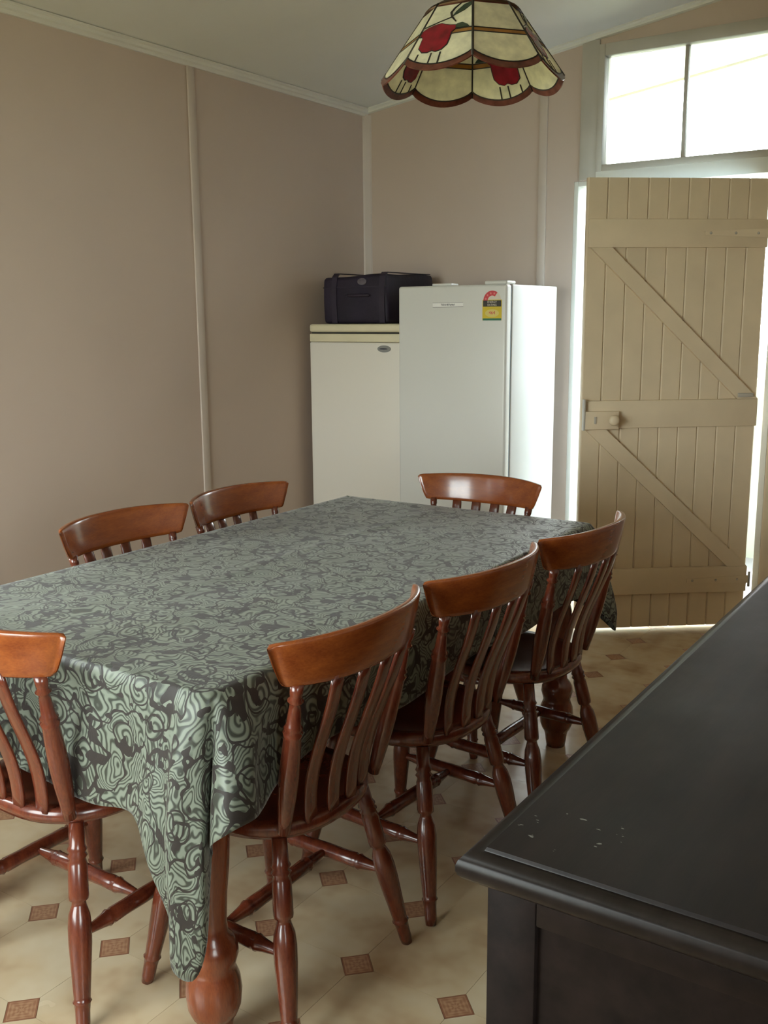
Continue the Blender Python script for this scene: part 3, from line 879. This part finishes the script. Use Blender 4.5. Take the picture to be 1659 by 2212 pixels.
PALE = paint('sticker_white', (0.66, 0.60, 0.50), 0.4, 0.03)
lx0, lx1 = fl(-1.996), fl(-1.906)
lm = (lx0 + lx1) / 2
st = box('energy_sticker', lx0, lx1, FY - 0.0010, FY + 0.001, lz(1.400), lz(1.484), YEL, fr)
st['label'] = 'yellow energy rating sticker with red star arc'
def arc(r0, r1, a0, a1, n=20):
    o_ = [(lm + r1 * math.cos(a0 + (a1 - a0) * i / n), lz(1.480) + r1 * math.sin(a0 + (a1 - a0) * i / n)) for i in range(n + 1)]
    i_ = [(lm + r0 * math.cos(a0 + (a1 - a0) * i / n), lz(1.480) + r0 * math.sin(a0 + (a1 - a0) * i / n)) for i in range(n + 1)]
    return o_ + i_[::-1]
prism('half_disc', [(lm + 0.043 * math.cos(PI * i / 20), lz(1.480) + 0.043 * math.sin(PI * i / 20)) for i in range(21)], FY - 0.0008, FY + 0.001, 'y', PALE, st)
prism('star_arc', arc(0.022, 0.0432, PI, PI * 0.30), FY - 0.0012, FY, 'y', RED, st)
for q in range(4):
    a = PI * (0.92 - 0.175 * q)
    cx_, cz_ = lm + 0.0325 * math.cos(a), lz(1.480) + 0.0325 * math.sin(a)
    pts = []
    for w in range(10):
        rr = 0.0068 if w % 2 == 0 else 0.0030
        b = PI / 2 + w * PI / 5
        pts.append((cx_ + rr * math.cos(b), cz_ + rr * math.sin(b)))
    prism('star', pts, FY - 0.0015, FY - 0.0011, 'y', PINK, st)
box('black_band', lx0 + 0.003, lx1 - 0.003, FY - 0.0014, FY, lz(1.456), lz(1.481), BLK, st)
text_mesh('band_lettering', 'ENERGY\nRATING', 0.0125, PALE, st, FRONT(lm, FY - 0.0013, lz(1.4685)), 0.0004)
prism('pale_oval', [(lm + 0.034 * math.cos(2 * PI * i / 24), lz(1.429) + 0.017 * math.sin(2 * PI * i / 24)) for i in range(24)], FY - 0.0013, FY, 'y', paint('sticker_pale_yellow', (0.66, 0.55, 0.16), 0.4, 0.03), st)
text_mesh('rating_number', '464', 0.021, RED, st, FRONT(lm, FY - 0.0014, lz(1.4305)), 0.0004)
box('green_band', lx0 + 0.002, lx1 - 0.002, FY - 0.0014, FY, 1.399, lz(1.408), GRN, st)

# ------------------------------------------------------------------ upright freezer in the corner
zx0, zx1, zy0, zy1, zz = -3.102, -2.546, 4.000, 4.570, 1.386
fz_o = empty('freezer', ((zx0 + zx1) / 2, (zy0 + zy1) / 2, 0))
tag(fz_o, 'shorter off-white upright freezer with a cream top, standing in the room corner', 'freezer')
W2, D2 = (zx1 - zx0) / 2, (zy1 - zy0) / 2
box('worktop', -W2, W2, -D2, D2, zz - 0.040, zz, APPCREAM, fz_o, 0.012, 3)
box('gap_line', -W2 + 0.010, W2 - 0.010, -D2 + 0.012, D2 - 0.01, zz - 0.047, zz - 0.040, BLACK, fz_o)
box('body', -W2 + 0.004, W2 - 0.004, -D2 + 0.06, D2, 0.03, zz - 0.046, OFFWHITE, fz_o, 0.004)
zd = box('door', -W2 + 0.002, W2 - 0.002, -D2, -D2 + 0.052, 0.06, zz - 0.088, OFFWHITE, fz_o, 0.008, 3)
box('door_cap', -W2 + 0.002, W2 - 0.002, -D2 + 0.001, -D2 + 0.052, zz - 0.087, zz - 0.047, APPCREAM, fz_o, 0.005, 2)
box('gasket', -W2 + 0.010, W2 - 0.010, -D2 + 0.052, -D2 + 0.06, 0.07, zz - 0.06, GASKET, fz_o)
box('toe_kick', -W2 + 0.02, W2 - 0.02, -D2 + 0.08, -D2 + 0.10, 0.0, 0.055, GASKET, fz_o)
for sx in (-1, 1):
    turned('foot', (sx * (W2 - 0.05), D2 - 0.06, 0.0), (sx * (W2 - 0.05), D2 - 0.06, 0.032), [(0, 0.018), (1, 0.018)], BLACK, fz_o, 10)
    turned('foot', (sx * (W2 - 0.05), -D2 + 0.15, 0.0), (sx * (W2 - 0.05), -D2 + 0.15, 0.032), [(0, 0.018), (1, 0.018)], BLACK, fz_o, 10)
bx_ = -2.650 - (zx0 + zx1) / 2
bg = prism('badge', [(bx_ + 0.038 * math.cos(2 * PI * i / 28), 1.268 + 0.0165 * math.sin(2 * PI * i / 28)) for i in range(28)], -D2 - 0.003, -D2 + 0.002, 'y', GREYM, fz_o)
bg['label'] = 'grey oval badge'
prism('badge_mark', [(bx_ + 0.024 * math.cos(2 * PI * i / 20) - 0.003, 1.268 + 0.004 * math.sin(2 * PI * i / 20)) for i in range(20)], -D2 - 0.0036, -D2 - 0.003, 'y', DARKTXT, bg)

# ------------------------------------------------------------------ dark soft bag on the freezer
def mk_bag():
    m = NT('dark_bag_fabric')
    f = m.noise(m.coord('Object'), 7, 4)
    m.color(m.ramp(f, [(0.3, (0.010, 0.007, 0.014)), (0.75, (0.022, 0.014, 0.030))])).set(rough=0.62, spec=0.35)
    m.bump(m.noise(m.coord('Object'), 26, 3), 0.5, 0.006)
    return m.m
BAG = mk_bag()
STRAP = paint('bag_strap', (0.022, 0.015, 0.028), 0.6, 0.2, 20)
bag = empty('cooler_bag', (-2.856, 4.275, zz + 0.0008))
tag(bag, 'dark navy soft zip bag with a pale oval patch, lying on the freezer', 'bag')
bm = bmesh.new()
add_box(bm, -0.191, 0.191, -0.225, 0.215, 0.0, 0.228, 0.020, 4)
bmesh.ops.subdivide_edges(bm, edges=[e for e in bm.edges if e.calc_length() > 0.15], cuts=9, use_grid_fill=True)
for v in bm.verts:
    x, y, z = v.co
    t = z / 0.228
    v.co.z += t * (0.012 * math.exp(-((x - 0.13) / 0.12) ** 2) + 0.004 * math.sin(y * 14) - 0.002)
    v.co.y += (-1 if y < 0 else 1) * 0.006 * math.sin(PI * t) * math.cos(x * 4) + 0.002 * math.sin(x * 40) * math.sin(PI * t)
    v.co.x += 0.004 * math.sin(t * 5) * (1 if x > 0.18 else 0)
from_bm('bag_body', bm, BAG, bag, True)
for x in (-0.118, 0.165):
    bm = bmesh.new()
    pth = [(-0.2285, 0.004), (-0.2335, 0.06), (-0.2350, 0.115), (-0.2340, 0.17), (-0.2250, 0.222), (-0.205, 0.240), (0.19, 0.240)]
    w = 0.016
    prev = None
    for y, z in pth:
        zz_ = z + (0.004 if z > 0.2 else 0)
        row = [bm.verts.new((x - w, y, zz_)), bm.verts.new((x + w, y, zz_)), bm.verts.new((x + w, y + 0.006, zz_ - 0.003)), bm.verts.new((x - w, y + 0.006, zz_ - 0.003))]
        if prev:
            for q in range(4): bm.faces.new((prev[q], prev[(q + 1) % 4], row[(q + 1) % 4], row[q]))
        else: bm.faces.new(row)
        prev = row
    bm.faces.new(prev[::-1])
    from_bm('strap', bm, STRAP, bag)
prism('oval_patch', [(0.052 + 0.026 * math.cos(2 * PI * i / 24), 0.200 + 0.016 * math.sin(2 * PI * i / 24)) for i in range(24)], -0.236, -0.226, 'y', paint('patch_grey', (0.10, 0.085, 0.10), 0.4, 0.3, 60), bag)
box('zip', -0.185, 0.185, -0.2310, -0.222, 0.172, 0.178, STRAP, bag, 0.001)
turned('carry_handle', (-0.04, -0.240, 0.135), (0.10, -0.240, 0.135), [(0, 0.004), (0.1, 0.008), (0.9, 0.008), (1, 0.004)], STRAP, bag, 8)

# ------------------------------------------------------------------ sideboard
SX0, SX1, SY0, SY1, SZ = -0.452, 0.190, 0.805, 2.50, 0.880
sb = empty('sideboard', ((SX0 + SX1) / 2, (SY0 + SY1) / 2, 0))
tag(sb, 'long dark stained wooden sideboard with a moulded top edge and panelled end', 'sideboard')
W2, L2 = (SX1 - SX0) / 2, (SY1 - SY0) / 2
# top with a stepped, rounded edge
prof = [(0.024, SZ), (0.0226, SZ - 0.003)] + [(0.0165 - 0.0165 * math.sin(a * PI / 180), SZ - 0.0195 + 0.0165 * math.cos(a * PI / 180)) for a in range(-20, 181, 20)]
vs, fs = [], []
def ringo(d, z): return [(-W2 + d, -L2 + d, z), (W2, -L2 + d, z), (W2, L2 - d, z), (-W2 + d, L2 - d, z)]
for d, z in prof: vs += ringo(d, z)
for r in range(len(prof) - 1):
    for i in range(4):
        i2 = (i + 1) % 4
        fs.append((r * 4 + i, (r + 1) * 4 + i, (r + 1) * 4 + i2, r * 4 + i2))
nt = 4                                            # the flat and its little step; the rest is the rounded moulding
mesh('edge_moulding', vs, fs[nt:] + [tuple(reversed([(len(prof) - 1) * 4 + i for i in range(4)]))], MOULDW, sb, True).data.set_sharp_from_angle(angle=math.radians(50))
fs = fs[:nt] + [(0, 1, 2, 3)]
sb_top = mesh('top', vs, fs, DARKW, sb, True)
sb_top.data.set_sharp_from_angle(angle=math.radians(50))
bx0, bx1, by0, by1 = -W2 + 0.022, W2 - 0.005, -L2 + 0.030, L2 - 0.030
box('carcass', bx0 + 0.016, bx1, by0 + 0.014, by1 - 0.014, 0.07, SZ - 0.032, DARKW, sb)
# framed end panel (near end), stiles and rails proud of the panel
for (x0, x1, z0, z1, nm) in ((bx0, bx0 + 0.055, 0.0, SZ - 0.032, 'stile'), (bx1 - 0.055, bx1, 0.0, SZ - 0.032, 'stile'),
                             (bx0 + 0.055, bx1 - 0.055, SZ - 0.075, SZ - 0.032, 'rail'), (bx0 + 0.055, bx1 - 0.055, 0.09, 0.17, 'rail')):
    box(nm, x0, x1, by0, by0 + 0.014, z0, z1, DARKW, sb, 0.002)
    box(nm, x0, x1, by1 - 0.014, by1, z0, z1, DARKW, sb, 0.002)
box('end_panel', bx0 + 0.055, bx1 - 0.055, by0 + 0.008, by0 + 0.015, 0.17, SZ - 0.075, DARKW, sb)
# front (towards the table): three doors under three drawers
n = 3
seg = (by1 - by0 - 0.02) / n
for i in range(n):
    a = by0 + 0.01 + i * seg + 0.006; b = a + seg - 0.012
    dr = box('drawer', bx0, bx0 + 0.018, a, b, SZ - 0.205, SZ - 0.045, DARKW, sb, 0.004)
    turned('knob', (bx0, (a + b) / 2, SZ - 0.125), (bx0 - 0.026, (a + b) / 2, SZ - 0.125), [(0, 0.008), (0.4, 0.007), (0.6, 0.015), (0.9, 0.014), (1, 0.006)], DARKW, dr, 12)
    dd = box('door', bx0, bx0 + 0.018, a, b, 0.10, SZ - 0.215, DARKW, sb, 0.004)
    turned('knob', (bx0, b - 0.05, 0.42), (bx0 - 0.026, b - 0.05, 0.42), [(0, 0.008), (0.4, 0.007), (0.6, 0.015), (0.9, 0.014), (1, 0.006)], DARKW, dd, 12)

# ------------------------------------------------------------------ stained-glass pendant
LX, LY, LZ = -1.176, 2.152, 1.954          # centre of the shade's rim
lamp = empty('pendant_lamp', (LX, LY, LZ), math.atan2(-LY, -LX))   # local +x points back towards the viewer's side of the room
tag(lamp, 'stained glass pendant lamp with red tulips and scalloped brown rim', 'lamp')
R0, R1, HT = 0.210, 0.108, 0.140
def ring_pt(kf, v):
    """kf = side parameter 0..8 (vertices at integers), v = 0 rim .. 1 top"""
    i = int(math.floor(kf)) % 8; f = kf - math.floor(kf)
    r = R0 + (R1 - R0) * v
    a0, a1 = i * PI / 4, (i + 1) * PI / 4
    p = Vector((r * math.cos(a0), r * math.sin(a0), 0)).lerp(Vector((r * math.cos(a1), r * math.sin(a1), 0)), f)
    p.z = HT * v
    return p
def pane(name, i, outline, m, parent, lift=0.0, thick=0.003):
    """outline in panel coordinates (f across 0..1, v up); extruded along the panel normal"""
    p00, p10, p01 = ring_pt(i, 0.0), ring_pt(i + 0.9999, 0.0), ring_pt(i, 1.0)
    nrm = (p10 - p00).cross(p01 - p00).normalized()
    if nrm.x * p00.x + nrm.y * p00.y < 0: nrm = -nrm
    pts = [ring_pt(i + min(max(f, 0.0), 0.9999), v) for f, v in outline]
    n_ = len(pts)
    vs = [p + nrm * (lift + thick / 2) for p in pts] + [p + nrm * (lift - thick / 2) for p in pts]
    bm_ = bmesh.new()
    bv = [bm_.verts.new(v) for v in vs]
    bm_.faces.new(bv[:n_]); bm_.faces.new(bv[n_:][::-1])
    for q in range(n_): bm_.faces.new((bv[q], bv[q + n_], bv[(q + 1) % n_ + n_], bv[(q + 1) % n_]))
    return from_bm(name, bm_, m, parent)
def scal(f, base=0.0, amp=0.17): return base - amp * math.sin(PI * f) ** 0.8
NS = 16
VB0, VB1, VA0, VA1 = 0.0, 0.095, 0.42, 0.485     # border, amber band
fs_ = [q / NS for q in range(NS + 1)]
for i in range(8):
    g = 0.012
    pn = empty('glass_panel'); pn.parent = lamp
    pane('border_glass', i, [(f, scal(f) + 0.005) for f in fs_] + [(f, scal(f) + VB1) for f in reversed(fs_)], SG_BROWN, pn)
    pane('lower_glass', i, [(g + f * (1 - 2 * g), scal(f) + VB1 + 0.008) for f in fs_] + [(1 - g, VA0 - 0.006), (g, VA0 - 0.006)], SG_CREAM, pn)
    pane('amber_band', i, [(g, VA0), (1 - g, VA0), (1 - g, VA1), (g, VA1)], SG_AMBER, pn)
    pane('upper_glass', i, [(g, VA1 + 0.006), (1 - g, VA1 + 0.006), (1 - g, 0.94), (g, 0.94)], SG_CREAM, pn)
    pane('top_border', i, [(0, 0.945), (1, 0.945), (1, 1.0), (0, 1.0)], SG_BROWN, pn)
    # lead lines between the panes
    for nm, oo in (('lead_line', [(f, scal(f) + VB1 - 0.004) for f in fs_] + [(f, scal(f) + VB1 + 0.012) for f in reversed(fs_)]),
                   ('lead_line', [(0, VA0 - 0.009), (1, VA0 - 0.009), (1, VA0 + 0.004), (0, VA0 + 0.004)]),
                   ('lead_line', [(0, VA1 - 0.004), (1, VA1 - 0.004), (1, VA1 + 0.009), (0, VA1 + 0.009)])):
        pane(nm, i, oo, LEAD, pn, 0.0, 0.0052)
    if i % 2 == 1:
        # tulip: two-lobed cup with a darker head, leaf and curved stem
        cx_ = 0.34
        cup = [(cx_ - 0.30, 0.50), (cx_ - 0.22, 0.56), (cx_ - 0.10, 0.595), (cx_ + 0.02, 0.61), (cx_ + 0.10, 0.585), (cx_ + 0.20, 0.565), (cx_ + 0.33, 0.55), (cx_ + 0.34, 0.49), (cx_ + 0.27, 0.44), (cx_ + 0.26, 0.34),
               (cx_ + 0.24, 0.24), (cx_ + 0.17, 0.165), (cx_ + 0.08, 0.140), (cx_ + 0.02, 0.165), (cx_ - 0.04, 0.140), (cx_ - 0.13, 0.150), (cx_ - 0.21, 0.22), (cx_ - 0.22, 0.31), (cx_ - 0.23, 0.39), (cx_ - 0.30, 0.44)]
        pane('tulip_outline', i, [(cx_ + (f - cx_) * 1.06, 0.36 + (v - 0.36) * 1.05) for f, v in cup], LEAD, pn, 0.0, 0.0054)
        pane('tulip_petal', i, cup, SG_RED, pn, 0.0, 0.0064)
        leaf = [(0.64, 0.53), (0.70, 0.575), (0.80, 0.585), (0.90, 0.54), (0.94, 0.50), (0.80, 0.50), (0.68, 0.50)]
        pane('leaf', i, leaf, SG_GREEN, pn, 0.0, 0.0060)
        pane('leaf', i, [(0.97, 0.94), (0.97, 0.88), (0.80, 0.80), (0.55, 0.72), (0.62, 0.80), (0.78, 0.90)], SG_GREEN, pn, 0.0, 0.0060)
        pane('stem', i, [(0.64, 0.62), (0.67, 0.62), (0.56, 0.72), (0.52, 0.79), (0.58, 0.86), (0.72, 0.94), (0.68, 0.94), (0.54, 0.87), (0.47, 0.79), (0.52, 0.71)], LEAD, pn, 0.0, 0.0054)
        pane('stem', i, [(0.54, 0.715), (0.30, 0.66), (0.012, 0.575), (0.012, 0.56), (0.30, 0.645), (0.54, 0.70)], LEAD, pn, 0.0, 0.0054)
        for f0, v0 in ((cx_ - 0.19, 0.10), (cx_ + 0.02, 0.10), (cx_ + 0.16, 0.10)):
            pane('stem', i, [(f0, scal(f0) + 0.09), (f0 + 0.02, scal(f0) + 0.09), (f0 + 0.02, v0 + 0.02), (f0, v0 + 0.02)], LEAD, pn, 0.0, 0.0054)
    turned('lead_rib', ring_pt(i, 0.0), ring_pt(i, 1.0), [(0, 0.0030), (1, 0.0030)], LEAD, lamp, 8)
# cap, socket, bulb, chain, ceiling cup
BRASS = NT('aged_bronze'); BRASS.color((0.07, 0.04, 0.022)).set(metal=1.0, rough=0.4); BRASS = BRASS.m
turned('cap', (0, 0, HT - 0.004), (0, 0, HT + 0.055), [(0, R1 + 0.004), (0.12, R1 - 0.002), (0.4, 0.075), (0.7, 0.045), (0.9, 0.025), (1, 0.014)], BRASS, lamp, 24)
turned('socket', (0, 0, HT - 0.012), (0, 0, HT + 0.02), [(0, 0.019), (0.8, 0.019), (1, 0.012)], BLACK, lamp, 14)
BULB = NT('unlit_bulb'); BULB.color((0.82, 0.82, 0.80)).set(rough=0.25); BULB = BULB.m
turned('bulb', (0, 0, HT - 0.012), (0, 0, HT - 0.075), [(0, 0.013), (0.2, 0.015), (0.4, 0.024), (0.62, 0.030), (0.8, 0.027), (0.93, 0.016), (1, 0.003)], BULB, lamp, 16)
ztop = ceil_z(LX) - LZ
turned('cord', (0, 0, HT + 0.05), (0, 0, ztop - 0.02), [(0, 0.0035), (1, 0.0035)], BRASS, lamp, 8)
turned('ceiling_cup', (0, 0, ztop - 0.045), (0, 0, ztop + 0.002), [(0, 0.012), (0.3, 0.035), (0.8, 0.052), (1, 0.054)], BRASS, lamp, 20)
